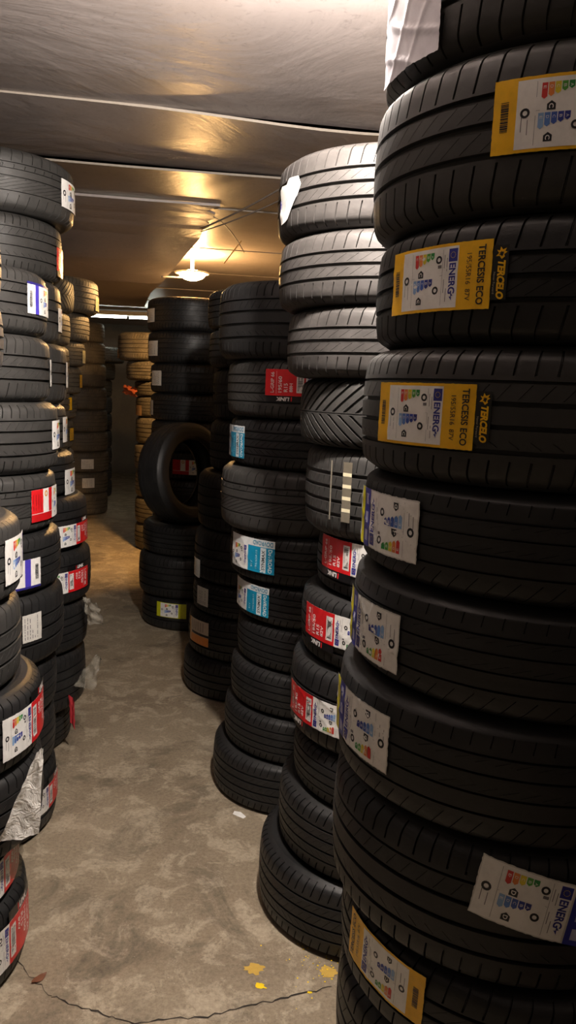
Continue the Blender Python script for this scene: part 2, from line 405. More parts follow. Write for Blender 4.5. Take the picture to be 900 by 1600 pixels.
class Sticker:
    def __init__(self, amp=.0006, seed=1.0, flip=False):
        self.parts = {}; self.amp, self.seed, self.flip = amp, seed, flip
    def part(self, n): return self.parts.setdefault(n, dict(v=[], f=[], m=[], mats=[]))
    def mi(self, pt, col):
        if col not in pt['mats']: pt['mats'].append(col)
        return pt['mats'].index(col)
    def put(self, part, vs, fs, col, layer):
        pt = self.part(part); k = len(pt['v'])
        pt['v'] += [(a, b, layer) for a, b in vs]; i = self.mi(pt, col)
        for f in fs: pt['f'].append(tuple(k+q for q in f)); pt['m'].append(i)
    def rect(self, part, s0, t0, s1, t1, col, layer=1, step=.004, ragged=0):
        ns = max(1, round((s1-s0)/step)); nt = max(1, round((t1-t0)/step)); vs, fs = [], []
        rr = random.Random(int(self.seed*100))
        jl = [rr.uniform(-1, 1)*ragged*.4 for _ in range(nt+1)]; jt = [rr.uniform(-1, 1)*ragged*.4 for _ in range(ns+1)]
        jb = [rr.uniform(-1, 1)*ragged*.4 for _ in range(ns+1)]; jr = [rr.uniform(-1, 1)*ragged*.4 for _ in range(nt+1)]
        for i in range(ns+1):
            for j in range(nt+1):
                s = s0+(s1-s0)*i/ns; t = t0+(t1-t0)*j/nt
                if ragged:
                    if i == 0: s += jl[j]
                    if i == ns: s += jr[j]
                    if j == 0: t += jb[i]
                    if j == nt: t += jt[i]
                vs.append((s, t))
        for i in range(ns):
            for j in range(nt):
                k = i*(nt+1)+j; fs.append((k, k+nt+1, k+nt+2, k+1))
        self.put(part, vs, fs, col, layer)
    def poly(self, part, pts, col, layer=3): self.put(part, pts, [tuple(range(len(pts)))], col, layer)
    def text(self, st, s, t, length, height, rot=0, col=INK, bold=0.0, layer=3, part='lettering', slant=0):
        vs, fs = text_geo(st, bold); c, q = math.cos(R(rot)), math.sin(R(rot)); out = []
        for a, b in vs:
            a2, b2 = a*length + slant*b*height, b*height
            out.append((s+a2*c-b2*q, t+a2*q+b2*c))
        self.put(part, out, fs, col, layer)
    def bars(self, s0, t0, s1, t1, n=14, col=INK, seed=3, vertical=True):
        rr = random.Random(seed); k = t0
        pos = []
        while k < t1:
            h = rr.choice((.0007, .0011, .0018)); pos.append((k, min(k+h, t1))); k += h + rr.choice((.0007, .0012))
        for a, b in pos: self.poly('barcode', [(s0, a), (s1, a), (s1, b), (s0, b)], col, 3)
    def ring(self, s, t, r, col=INK, part='energy_scale', n=14, inner=.5):
        for i in range(n):
            a, b = 2*PI*i/n, 2*PI*(i+1)/n
            self.poly(part, [(s+r*inner*math.cos(a), t+r*inner*math.sin(a)), (s+r*math.cos(a), t+r*math.sin(a)), (s+r*math.cos(b), t+r*math.sin(b)), (s+r*inner*math.cos(b), t+r*inner*math.sin(b))], col)
    def energy(self, s0, t0, s1, t1, c1='C', c2='C', energ=True):
        """tyre energy label lying on its side: ENERG column on the right, red-green arrows above, blue below"""
        W, Hh = s1-s0, t1-t0
        X = lambda f: s0+W*f
        Y = lambda f: t0+Hh*f
        self.rect('energy_scale', s0, t0, s1, t1, PAPER, 1.5)
        aw = W*.062
        for i, (cc, L) in enumerate(zip(('D8342E', 'E8863C', 'E9D42E', '57A83A', '1F8A3C'), (.235, .205, .175, .145, .12))):
            x = X(.27)+i*aw*1.16; yt = Y(.93); yb = yt-Hh*L
            self.poly('energy_scale', [(x, yt), (x, yb+aw*.4), (x+aw*.5, yb), (x+aw, yb+aw*.4), (x+aw, yt)], cc)
            self.text('ABCDE'[4-i], x+aw*.5, yt-aw*.8, aw*.5, aw*.5, -90, 'F4F2EE', .0, 4)
        for i, (cc, L) in enumerate(zip(('8FB4E0', '5C86CF', '3F5FB8', '2E3FA0', '27308A'), (.235, .205, .18, .155, .13))):
            x = X(.25)+i*aw*1.16; yt = Y(.5); yb = yt-Hh*L
            self.poly('energy_scale', [(x, yt), (x, yb+aw*.4), (x+aw*.5, yb), (x+aw, yb+aw*.4), (x+aw, yt)], cc)
            self.text('ABCDE'[4-i], x+aw*.5, yt-aw*.8, aw*.5, aw*.5, -90, 'F4F2EE', .0, 4)
        for cx, cy, ch in ((.385, .6, c1), (.37, .15, c2)):
            h = W*.05; x, y = X(cx), Y(cy)
            self.poly('energy_scale', [(x-h*.95, y-h), (x+h*.95, y-h), (x+h*.95, y+h*.3), (x, y+h), (x-h*.95, y+h*.3)], INK)
            self.text(ch, x, y-h*.15, h*1.0, h*1.0, -90, 'F4F2EE', .02, 4)
        self.ring(X(.70), Y(.80), W*.05); self.ring(X(.66), Y(.30), W*.05); self.ring(X(.10), Y(.52), W*.055)
        self.poly('energy_scale', [(X(.69), Y(.66)), (X(.75), Y(.66)), (X(.75), Y(.71)), (X(.69), Y(.71))], DGREY)
        for k, (a, b) in enumerate(((.79, .35), (.79, .75), (.83, .2), (.83, .7), (.13, .3), (.06, .35))):
            self.poly('lettering', [(X(a), Y(b-.1)), (X(a+.008), Y(b-.1)), (X(a+.008), Y(b+.12)), (X(a), Y(b+.12))], DGREY)
        self.poly('lettering', [(X(.215), Y(.04)), (X(.219), Y(.04)), (X(.219), Y(.96)), (X(.215), Y(.96))], DGREY)
        self.poly('lettering', [(X(.22), Y(.535)), (X(.76), Y(.535)), (X(.76), Y(.54)), (X(.22), Y(.54))], DGREY)
        self.poly('lettering', [(X(.765), Y(.04)), (X(.769), Y(.04)), (X(.769), Y(.96)), (X(.765), Y(.96))], DGREY)
        if energ:
            self.rect('energy_scale', X(.855), Y(.75), X(.985), Y(.96), BLUE, 2.2)
            for i in range(12):
                a = 2*PI*i/12; r = W*.035; x, y = X(.92)+r*math.cos(a), Y(.855)+r*math.sin(a); d = W*.006
                self.poly('energy_scale', [(x-d, y), (x, y-d), (x+d, y), (x, y+d)], 'F2D21B', 4)
            self.text('ENERG', X(.92), Y(.475), Hh*.50, W*.10, -90, BLUE, .03)
            y = Y(.185); x = X(.92); h = W*.04
            self.poly('energy_scale', [(x-h*.2, y+h*1.3), (x+h*.7, y+h*.1), (x+h*.1, y+h*.1), (x+h*.2, y-h*1.3), (x-h*.7, y-h*.1), (x-h*.1, y-h*.1)], BLUE, 4)
    def build(self, parent, name='label', base=None, lab=None, z=0, zs=1.0, dth=0.0):
        root = None
        sg = -1 if self.flip else 1
        order = ['base'] + [k for k in self.parts if k != 'base']
        for nm in order:
            pt = self.parts[nm]; vs = []
            for a, b, l in pt['v']:
                a, b = a*sg, b*sg
                r = RL + .0008 + self.amp + wrinkle(a, b, self.amp, self.seed) + l*.00022
                th = a/RL; vs.append((r*math.cos(th), r*math.sin(th), b))
            o = meshobj(name if nm == 'base' else nm, vs, pt['f'], [P(c) for c in pt['mats']], mi=pt['m'])
            if nm == 'base':
                root = o; o.parent = parent; o.location = (0, 0, z); o.scale = (1, 1, zs); o.rotation_euler = (0, 0, dth)
            else: o.parent = root
        return root
def st_tercelo(flip=False, amp=.0006, seed=1.0, logo=True):
    k = Sticker(amp, seed, flip); W, Hh = .19, .09; a, b = -W/2, W/2
    k.rect('base', a, -Hh/2, b, Hh/2, YEL, 0, ragged=.0008)
    k.energy(a+.030, -Hh/2+.004, b-.050, Hh/2-.004)
    k.bars(a+.010, -.018, a+.020, .018)
    k.text('TERCESIS ECO', b-.0145, 0, .078, .0105, -90, INK, .02)
    k.text('195/55R16  87V', b-.033, -.002, .062, .0075, -90, '2A2824', .0)
    if logo:
        k.poly('brand_logo', [(b+.001, -.034), (b+.022, -.034), (b+.022, .036), (b+.001, .036)], '121212', 1)
        k.text('TERCELO', b+.0135, -.008, .050, .0105, -90, YEL, .05, part='brand_logo', slant=.2)
        k.text('Never Forward', b+.0045, -.012, .028, .0028, -90, 'B9AE93', .0, part='brand_logo')
        h = [(0, 0), (.004, .003), (.003, .006), (.007, .009), (.004, .010), (.006, .014), (.001, .012), (-.002, .016), (-.003, .011), (-.007, .012), (-.004, .008), (-.008, .004), (-.003, .004)]
        k.poly('brand_logo', [(b+.013+x, .018+y) for x, y in h], YEL, 3)
        k.poly('brand_logo', [(b+.013+x*.45, .0215+y*.45) for x, y in h], '121212', 4)
    return k
def st_blueyellow(flip, amp=.0014, seed=2.0, tail='yellow'):
    k = Sticker(amp, seed, flip); W, Hh = .205, .095; a, b = -W/2, W/2
    k.rect('base', a, -Hh/2, b, Hh/2, 'D5D3CD', 0, ragged=.0015)
    k.energy(a+.002, -Hh/2+.002, a+.135, Hh/2-.002, 'D', 'D')
    k.rect('colour_band', a+.138, -Hh/2, a+.168, Hh/2, '28309A', 2)
    for t in (-.030, 0, .030): k.rect('colour_band', a+.147, t-.009, a+.160, t+.009, 'B9BCD8', 2.6)
    if tail == 'yellow': k.rect('colour_band', a+.170, -Hh/2, b-.012, Hh/2, 'E8DF1E', 2)
    else:
        k.rect('colour_band', a+.172, -Hh/2, b, Hh/2, 'DEDCD6', 2); k.bars(a+.178, -.03, a+.19, .03)
    return k
def st_link(flip, amp=.0010, seed=3.0, size='195/50', rim='R15', load='82V'):
    k = Sticker(amp, seed, flip); W, Hh = .25, .085; a, b = -W/2, W/2
    k.rect('base', a, -Hh/2, b, Hh/2, PAPER, 0, ragged=.0012)
    k.energy(a+.003, -Hh/2+.002, a+.108, Hh/2-.002, 'D', 'D')
    k.rect('red_panel', a+.110, -Hh/2, b, Hh/2, RED, 2)
    k.rect('red_panel', a+.116, -.032, a+.140, .032, 'E9E6E2', 2.6); k.bars(a+.120, -.027, a+.136, .027)
    k.text(load, a+.158, .016, .028, .011, -90, 'F1ECEA', .02)
    k.text(rim, a+.176, .016, .028, .013, -90, 'F1ECEA', .02)
    k.text(size, a+.196, .006, .052, .013, -90, 'F1ECEA', .02)
    k.rect('red_panel', a+.2085, -.036, a+.2095, .036, 'F1ECEA', 2.6)
    k.text('L-GRIP 66', a+.224, 0, .066, .013, -90, 'F1ECEA', .02)
    k.rect('brand_logo', a+.110, Hh/2, b-.004, Hh/2+.021, '141315', 0)
    k.text('LINK', a+.186, Hh/2+.0105, .046, .0125, 0, 'F1ECEA', .05, part='brand_logo', slant=.15)
    k.text('i', a+.156, Hh/2+.0105, .005, .0145, 0, RED, .06, part='brand_logo')
    return k
def st_dovroad(amp, seed):
    k = Sticker(amp, seed); W, Hh = .235, .11; a, b = -W/2, W/2
    k.rect('base', a, -Hh/2, b, Hh/2, 'E6E9EA', 0, ragged=.001)
    k.energy(a+.003, -Hh/2+.003, b-.125, Hh/2-.026, 'C', 'B')
    k.rect('colour_band', b-.118, -Hh/2, b, Hh/2-.024, '1493BD', 2)
    k.rect('colour_band', b-.058, -Hh/2+.002, b-.034, Hh/2-.026, 'DDE6EA', 2.6)
    k.text('DOVROAD', b-.05, Hh/2-.012, .085, .015, 180, '1F87AE', .02)
    k.text('DoVROAD', b-.017, -.012, .078, .016, -90, 'E9F2F5', .03)
    k.text('SYNMAX', b-.046, -.012, .066, .014, 90, '3A3E46', .02)
    k.text('195/65R15', b-.076, -.012, .062, .008, 90, 'BFE0EC', .0)
    k.text('91V', b-.098, -.03, .022, .010, 90, 'BFE0EC', .0)
    return k
def st_purple(flip=False, seed=5.0):
    k = Sticker(.0007, seed, flip); W, Hh = .2, .085; a, b = -W/2, W/2
    k.rect('base', a, -Hh/2, b, Hh/2, PAPER, 0, ragged=.001)
    k.bars(a+.010, -.024, a+.024, .024)
    k.rect('colour_band', a+.042, -Hh/2, a+.064, Hh/2, '4A3FB8', 2)
    k.rect('colour_band', a, Hh/2, b, Hh/2+.007, '2E2A7C', 0)
    k.energy(a+.068, -Hh/2+.002, b-.006, Hh/2-.002, 'C', 'B')
    return k
def st_redband(seed=6.0):
    k = Sticker(.0008, seed); W, Hh = .19, .1; a, b = -W/2, W/2
    k.rect('base', a, -Hh/2, b, Hh/2, PAPER, 0, ragged=.001)
    k.rect('red_panel', a, -Hh/2, a+.058, Hh/2, RED, 2); k.rect('red_panel', a+.094, -Hh/2, a+.118, Hh/2, RED, 2)
    k.rect('red_panel', a, -Hh/2, a+.118, -Hh/2+.024, 'C4181E', 2.4)
    k.rect('red_panel', a, -Hh/2+.024, a+.118, -Hh/2+.0255, 'F1ECEA', 2.8)
    k.ring(a+.076, .034, .010, 'E39A3B', n=10, inner=.55)
    for i in range(4):
        k.poly('lettering', [(a+.008+i*.012, -.015), (a+.010+i*.012, -.015), (a+.010+i*.012, .035), (a+.008+i*.012, .035)], '7C1014')
    k.energy(a+.121, -Hh/2+.002, b-.001, Hh/2-.002, energ=False)
    return k
def st_energy(W=.16, Hh=.1, amp=.0008, seed=7.0, flip=False):
    k = Sticker(amp, seed, flip); a, b = -W/2, W/2
    k.rect('base', a, -Hh/2, b, Hh/2, PAPER, 0, ragged=.0012)
    k.energy(a+.002, -Hh/2+.002, b-.002, Hh/2-.002, 'C', 'B')
    return k
def st_plain(W=.11, Hh=.09, amp=.0008, seed=8.0, col='D9D6CF'):
    k = Sticker(amp, seed); a, b = -W/2, W/2
    k.rect('base', a, -Hh/2, b, Hh/2, col, 0, ragged=.0014)
    rr = random.Random(int(seed*10))
    for i in range(6):
        s = a+W*(.10+.13*i); t = -Hh*.4
        while t < Hh*.3:
            e = t + rr.uniform(.004, .014); k.poly('lettering', [(s, t), (s+W*.03, t), (s+W*.03, e), (s, e)], DGREY, 2); t = e + rr.uniform(.002, .006)
            if rr.random() < .12: break
    return k
def st_lime():
    k = Sticker(.0006, 9.0); W, Hh = .2, .092; a, b = -W/2, W/2
    k.rect('base', a, -Hh/2, b, Hh/2, 'C9CC1E', 0, ragged=.0008)
    k.energy(a+.03, -Hh/2+.003, b-.05, Hh/2-.003, 'C', 'B')
    return k
def st_orange():
    k = Sticker(.0009, 10.0); W, Hh = .17, .12; a, b = -W/2, W/2
    k.rect('base', a, -Hh/2, b, Hh/2, 'C9B8A8', 0, ragged=.001)
    k.rect('colour_band', a+.02, -Hh/2, b, -.018, 'D98A45', 2); k.rect('colour_band', a+.03, -.016, b, -.004, '2A2226', 2)
    k.rect('colour_band', a, -Hh/2, a+.012, Hh/2, 'E0A03A', 2)
    for i in range(6): k.rect('lettering', a+.03+i*.02, .006, a+.034+i*.02, .05, DGREY, 2)
    return k
def st_torn():
    k = Sticker(.0022, 11.3)
    pts = [(-.043, .034), (-.034, .042), (-.012, .040), (.0, .052), (.030, .050), (.038, .030), (.030, .008), (.008, -.022), (-.006, -.046), (-.030, -.052), (-.042, -.030), (-.040, 0)]
    n = 24
    # fan grid between the outline and its middle
    out = []
    for i in range(len(pts)):
        a, b = pts[i], pts[(i+1) % len(pts)]
        for j in range(4): out.append((a[0]+(b[0]-a[0])*j/4, a[1]+(b[1]-a[1])*j/4))
    m = len(out); vs = []; fs = []
    for q in range(1, 9):
        for a, b in out: vs.append((a*q/8*1.35, b*q/8))
    for q in range(7):
        for i in range(m):
            j = (i+1) % m; fs.append((q*m+i, (q+1)*m+i, (q+1)*m+j, q*m+j))
    vs.append((0, 0)); c = len(vs)-1
    for i in range(m): fs.append((c, i, (i+1) % m))
    k.put('base', vs, fs, 'ECEBE6', 0)
    for i in range(4): k.rect('lettering', -.022+i*.009, -.02, -.0205+i*.009, .028, 'A9A7B0', 2)
    k.rect('colour_band', -.060, -.012, -.048, .010, '3A33A8', 0)
    return k
def st_tape():
    k = Sticker(.0003, 12.0)
    k.rect('base', -.014, -.075, .014, .075, '6B6457', 0, ragged=.001)
    for t in (.044, .015, -.015, -.045): k.rect('paper_strip', -.0135, t-.0045, .0135, t+.0045, 'E2D9B8', 2)
    k.rect('thin_tape', -.058, -.075, -.053, .075, '8A8375', 0)
    return k
def st_wrap():
    k = Sticker(.0025, 13.0)
    k.rect('base', -.09, -.07, .07, .06, 'C9C6CE', 0, ragged=.0015)
    return k

# ------------------------------------------------------------------ the stacks: x, y, z, width  (from the top down)
S = {
'R1': [(0.436, 1.309, 1.954, 0.205), (0.429, 1.312, 1.743, 0.211), (0.443, 1.307, 1.573, 0.17), (0.43, 1.311, 1.375, 0.197), (0.44, 1.308, 1.215, 0.16), (0.432, 1.311, 1.045, 0.17), (0.415, 1.316, 0.851, 0.194), (0.416, 1.316, 0.621, 0.23), (0.441, 1.308, 0.462, 0.159), (0.441, 1.308, 0.236, 0.226), (.44, 1.31, 0, .236)],
'R2': [(0.251, 2.125, 1.88, 0.187), (0.261, 2.124, 1.707, 0.173), (0.29, 2.12, 1.535, 0.172), (0.332, 2.114, 1.362, 0.173), (0.355, 2.11, 1.131, 0.231), (0.397, 2.103, 0.973, 0.158), (0.36, 2.11, 0.785, 0.188), (0.337, 2.113, 0.558, 0.227), (0.354, 2.111, 0.407, 0.151), (0.317, 2.116, 0.213, 0.194), (0.265, 2.123, 0.0, 0.213)],
'R3': [(0.037, 2.82, 1.599, 0.251), (0.075, 2.819, 1.404, 0.195), (0.089, 2.819, 1.233, 0.171), (0.06, 2.819, 1.01, 0.223), (0.1, 2.818, 0.836, 0.174), (0.131, 2.817, 0.686, 0.15), (0.136, 2.817, 0.525, 0.161), (0.116, 2.818, 0.361, 0.164), (0.096, 2.818, 0.192, 0.169), (0.057, 2.819, 0.0, 0.192)],
'R4': [(-0.111, 3.798, 1.768, 0.178), (-0.101, 3.799, 1.591, 0.177), (-0.078, 3.799, 1.349, 0.242), (-0.087, 3.799, 1.101, 0.248), (-0.141, 3.797, 0.822, 0.279), (-0.151, 3.797, 0.567, 0.255), (-0.154, 3.797, 0.41, 0.157), (-0.173, 3.796, 0.198, 0.212), (-0.195, 3.795, 0.0, 0.198)],
'R5': [(-0.614, 4.861, 0.466, 0.195), (-0.636, 4.859, 0.201, 0.265), (-0.614, 4.861, 0.0, 0.201)],
'R5b': [(-0.722, 5.503, 1.863, 0.219), (-0.715, 5.504, 1.65, 0.213), (-0.695, 5.506, 1.447, 0.203), (-0.693, 5.507, 1.26, 0.187), (-0.686, 5.507, 1.057, 0.203), (-0.675, 5.509, 0.865, 0.192), (-0.664, 5.51, 0.68, 0.185), (-.67, 5.51, .45, .23), (-.66, 5.51, .225, .225), (-.66, 5.51, 0, .225)],
'L3': [(-1.186, 3.08, 2.087, 0.213), (-1.23, 3.062, 1.875, 0.212), (-1.234, 3.061, 1.642, 0.233), (-1.214, 3.069, 1.41, 0.232), (-1.217, 3.067, 1.222, 0.188), (-1.19, 3.078, 1.049, 0.173), (-1.142, 3.096, 0.834, 0.215), (-1.127, 3.102, 0.617, 0.217), (-1.14, 3.097, 0.413, 0.204), (-1.148, 3.094, 0.166, 0.247), (-1.203, 3.073, 0.0, 0.166)],
'L2': [(-1.093, 2.436, 1.632, 0.195), (-1.085, 2.439, 1.432, 0.2), (-1.063, 2.449, 1.215, 0.217), (-1.072, 2.446, 1.028, 0.187), (-1.059, 2.451, 0.839, 0.189), (-1.051, 2.454, 0.602, 0.237), (-1.074, 2.445, 0.419, 0.183), (-1.079, 2.442, 0.222, 0.197), (-1.076, 2.443, 0.0, 0.222)],
'L1': [(-0.987, 1.762, 1.672, 0.17), (-0.985, 1.763, 1.513, 0.159), (-1.008, 1.751, 1.341, 0.172), (-1.011, 1.749, 1.175, 0.166), (-0.956, 1.78, 0.978, 0.197), (-0.958, 1.778, 0.765, 0.213), (-0.915, 1.801, 0.578, 0.187), (-0.914, 1.801, 0.365, 0.213), (-0.974, 1.77, 0.22, 0.145), (-0.953, 1.781, 0.0, 0.22)],
'L4': [(-1.585, 5.057, 1.926, 0.211), (-1.639, 5.04, 1.752, 0.174), (-1.666, 5.031, 1.595, 0.157), (-1.686, 5.025, 1.42, 0.175), (-1.717, 5.014, 1.26, 0.16), (-1.737, 5.007, 1.065, 0.195), (-1.73, 5.01, .852, .213), (-1.73, 5.01, .639, .213), (-1.72, 5.01, .426, .213), (-1.73, 5.01, .213, .213), (-1.73, 5.01, 0, .213)],
'L4b': [(-1.554, 4.383, 1.877, 0.176), (-1.574, 4.375, 1.695, 0.182), (-1.58, 4.375, 1.49, .205), (-1.58, 4.375, 1.28, .21), (-1.59, 4.375, 1.07, .21), (-1.58, 4.375, .856, .214), (-1.58, 4.375, .642, .214), (-1.58, 4.375, .428, .214), (-1.59, 4.375, .214, .214), (-1.58, 4.375, 0, .214)],
'L5': [(-2.47, 8.866, 1.94, .22), (-2.457, 8.866, 1.705, 0.235), (-2.449, 8.868, 1.445, 0.26), (-2.442, 8.87, 1.196, 0.249), (-2.434, 8.872, 0.946, 0.25), (-2.427, 8.874, 0.723, 0.223), (-2.419, 8.876, 0.49, 0.233), (-2.43, 8.873, 0.245, 0.245), (-2.43, 8.873, 0, 0.245)],
'R6': [(-1.281, 7.085, 1.707, 0.24), (-1.208, 7.098, 1.534, 0.173), (-1.134, 7.11, 1.398, 0.136), (-1.121, 7.112, 1.213, 0.185), (-1.12, 7.11, .97, .243), (-1.13, 7.11, .728, .242), (-1.12, 7.11, .485, .243), (-1.12, 7.11, .242, .243), (-1.12, 7.11, 0, .242)],
'L6': [(-2.55, 10.3, 1.76, .2), (-2.66, 10.25, 1.54, .22), (-2.7, 10.25, 1.32, .22), (-2.7, 10.25, 1.1, .22), (-2.7, 10.25, .88, .22), (-2.7, 10.25, .66, .22), (-2.7, 10.25, .44, .22), (-2.7, 10.25, .22, .22), (-2.7, 10.25, 0, .22)],
}
ORD = ['top', 'second from top', 'third from top', 'fourth from top', 'fifth from top', 'sixth from top', 'seventh from top', 'eighth from top', 'ninth from top', 'tenth from top', 'eleventh from top']
PHR = {'R1': 'tall right foreground stack', 'R2': 'pale-topped stack behind the right foreground', 'R3': 'stack with two blue-labelled tyres',
       'R4': 'shadowed stack behind the blue-labelled one', 'R5': 'low stack under the upright tyre', 'R5b': 'dark stack behind the upright tyre',
       'L1': 'nearest left stack', 'L2': 'second-nearest left stack', 'L3': 'left stack bordering the aisle', 'L4': 'golden-lit left stack',
       'L4b': 'golden-lit stack topped by chevron tread', 'L5': 'far brown stack beside the aisle', 'R6': 'far brown stack right of aisle', 'L6': 'farthest grey stack'}
# design, rubber per tyre; default per stack
DES = {'R1': ['eco', 'eco', 'eco', 'summer', 'smooth', 'smooth', 'smooth', 'summer', 'eco', 'summer', 'summer'],
       'R2': ['eco', 'eco', 'eco', 'winter', 'block', 'summer', 'summer', 'eco', 'touring', 'touring', 'touring'],
       'R3': ['summer', 'touring', 'touring', 'asym', 'touring', 'touring', 'touring', 'touring', 'touring', 'touring'],
       'L3': ['asym', 'summer', 'eco', 'eco', 'summer', 'touring', 'summer', 'summer', 'touring', 'touring', 'touring'],
       'L2': ['summer', 'eco', 'summer', 'asym', 'touring', 'eco', 'touring', 'touring', 'summer'],
       'L1': ['eco', 'eco', 'eco', 'eco', 'touring', 'eco', 'summer', 'summer', 'summer', 'summer'],
       'L4': ['touring']*11, 'L4b': ['winter', 'summer']+['touring']*8}
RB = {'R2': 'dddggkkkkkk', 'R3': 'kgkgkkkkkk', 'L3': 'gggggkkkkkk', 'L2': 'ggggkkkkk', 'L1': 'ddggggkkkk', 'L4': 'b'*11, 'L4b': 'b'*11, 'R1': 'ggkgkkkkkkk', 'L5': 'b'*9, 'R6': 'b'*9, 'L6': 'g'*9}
# labels: (stack, index): (builder, centre angle, centre height above tyre base, height factor, words)
K = {}
def L(st, i, fn, th, zc, words, hf=1.0): K[(st, i)] = (fn, th, zc, words, hf)
L('R1', 0, st_wrap, -158, .08, 'torn white wrap')
L('R1', 1, lambda: st_tercelo(seed=1.2), -108.8, .112, 'yellow-edged energy label')
L('R1', 2, lambda: st_tercelo(seed=1.9, amp=.0008), -144.2, .090, 'wide yellow-edged label')
L('R1', 3, lambda: st_tercelo(seed=2.7, amp=.0008), -142.9, .098, 'wide yellow-edged label')
L('R1', 4, lambda: st_blueyellow(True, seed=2.1), -161, .084, 'grey label with blue and yellow bands')
L('R1', 5, lambda: st_blueyellow(True, seed=4.4), -163.5, .076, 'grey label with blue and yellow bands')
L('R1', 6, lambda: st_blueyellow(True, seed=6.1), -160.5, .11, 'grey label with blue and yellow bands')
L('R1', 7, lambda: st_blueyellow(False, .0005, 1.0, 'white'), -94.0, .157, 'white energy label with blue band')
L('R1', 8, lambda: st_tercelo(True, .0010, 3.3, False), -147, .104, 'wrinkled upside-down yellow label')
L('R2', 0, st_torn, -153, .080, 'torn white label')
L('R2', 4, st_tape, -133, .125, 'cream tape strip')
L('R2', 5, lambda: st_link(True, .0008, 3.1), -141, .112, 'red and white label')
L('R2', 6, lambda: st_link(True, .0010, 4.7), -140, .112, 'red and white label')
L('R2', 7, lambda: st_link(True, .0014, 5.9), -146, .105, 'crumpled red and white label')
L('R3', 1, lambda: st_link(True, .0004, 1.3, '195/60', 'R15', '88H'), -99, .120, 'red and white label')
L('R3', 2, lambda: st_dovroad(.0012, 2.0), -164, .085, 'blue label')
L('R3', 4, lambda: st_dovroad(.0014, 3.0), -138, .100, 'bright blue label', 1.05)
L('R3', 5, lambda: st_dovroad(.0006, 4.0), -148, .085, 'shaded blue label', .95)
L('R4', 5, lambda: st_plain(.10, .09, seed=2.0), -157, .06, 'grey label')
L('R4', 6, lambda: st_plain(.10, .09, seed=3.0), -142, .09, 'grey label')
L('R4', 7, st_orange, -142, .125, 'orange and grey label')
L('R5', 2, st_lime, -105.5, .135, 'lime-edged energy label')
L('R5b', 0, lambda: st_plain(.13, .09, seed=1.0), -148, .10, 'grey label')
L('R5b', 1, lambda: st_plain(.14, .1, seed=2.0), -144, .095, 'grey label')
L('R5b', 2, lambda: st_plain(.13, .1, seed=3.0), -141, .1, 'grey label')
L('R5b', 3, lambda: st_plain(.10, .1, seed=4.0), -158, .085, 'grey label')
L('R5b', 5, lambda: st_redband(2.0), -96, .09, 'red and white label')
L('L3', 0, lambda: st_energy(.2, .1, seed=1.0), 2, .105, 'white energy label')
L('L3', 1, lambda: st_link(True, seed=2.0), 18, .085, 'red-edged label')
L('L3', 2, lambda: st_energy(.2, .09, seed=3.0), 18, .093, 'white label edge')
L('L3', 3, lambda: st_energy(.2, .1, seed=4.0), 23, .115, 'thin white label edge')
L('L3', 4, lambda: st_energy(.18, .1, seed=5.0), 14, .087, 'white label edge')
L('L3', 5, lambda: st_energy(.18, .1, seed=6.0), 4, .055, 'white energy label')
L('L3', 6, lambda: st_link(False, seed=7.0), -13, .066, 'white and red label')
L('L3', 7, lambda: st_link(False, seed=8.0), -27, .1, 'red label')
L('L2', 0, lambda: st_purple(False, 5.0), 0.5, .107, 'purple-striped label')
L('L2', 1, lambda: st_energy(.16, .085, seed=2.0), 23, .092, 'thin white label edge')
L('L2', 2, lambda: st_energy(.16, .09, seed=3.0), 10, .115, 'white label edge')
L('L2', 3, lambda: st_redband(6.0), -6, .088, 'red and white striped label')
L('L2', 4, lambda: st_purple(True, 6.0), -39, .075, 'purple-striped label')
L('L2', 5, lambda: st_plain(.075, .088, seed=5.0), -29.6, .138, 'cracked white label')
L('L2', 8, lambda: st_link(False, .0008, 6.6), -5, .118, 'red and white label')
L('L1', 4, lambda: st_energy(.155, .1, seed=7.0), 5, .1, 'white energy label', 1.08)
L('L1', 6, lambda: st_link(False, .0009, 2.2), -3.5, .095, 'large white and red label', 1.22)
L('L1', 8, lambda: st_link(False, .0009, 3.2), -5, .07, 'red label', 1.15)
L('L1', 9, lambda: st_link(False, .0010, 4.2), -10, .115, 'red and white label', 1.35)
L('L4', 0, lambda: st_plain(.10, .085, col='E8DCA8', seed=1.), 3, .068, 'pale label')
L('L4', 2, lambda: st_plain(.10, .08, col='E8DCA8', seed=2.), 5, .064, 'pale label')
L('L4', 3, lambda: st_plain(.12, .08, col=YEL, seed=3.), 9, .084, 'yellow label')
L('L4', 4, lambda: st_plain(.10, .08, col=YEL, seed=4.), -20, .1, 'yellow label')
L('L4', 5, lambda: st_plain(.10, .08, col=YEL, seed=5.), 2, .097, 'yellow label')
L('L5', 7, lambda: st_plain(.14, .11, seed=6.), -58, .13, 'grey label')
L('L5', 6, lambda: st_plain(.14, .11, seed=7.), -62, .1, 'grey label')
L('R6', 0, lambda: st_plain(.08, .08, seed=8., col='B08A5A'), -160, .055, 'tan label')
L('R6', 3, lambda: st_plain(.15, .09, seed=9., col='9A7A5A'), -148, .057, 'tan label')
ROLL = {('R1', 7): -11, ('R1', 8): -2}
LOOK = {'k': 'black', 'g': 'dark grey', 'd': 'dusty grey', 'b': 'brown'}
PAT = {'touring': 'ribbed tread', 'eco': 'wide-rib tread', 'summer': 'grooved tread', 'smooth': 'smooth-rib tread', 'winter': 'chevron tread', 'block': 'small-block tread', 'asym': 'slanted-groove tread'}
rnd = random.Random(11)
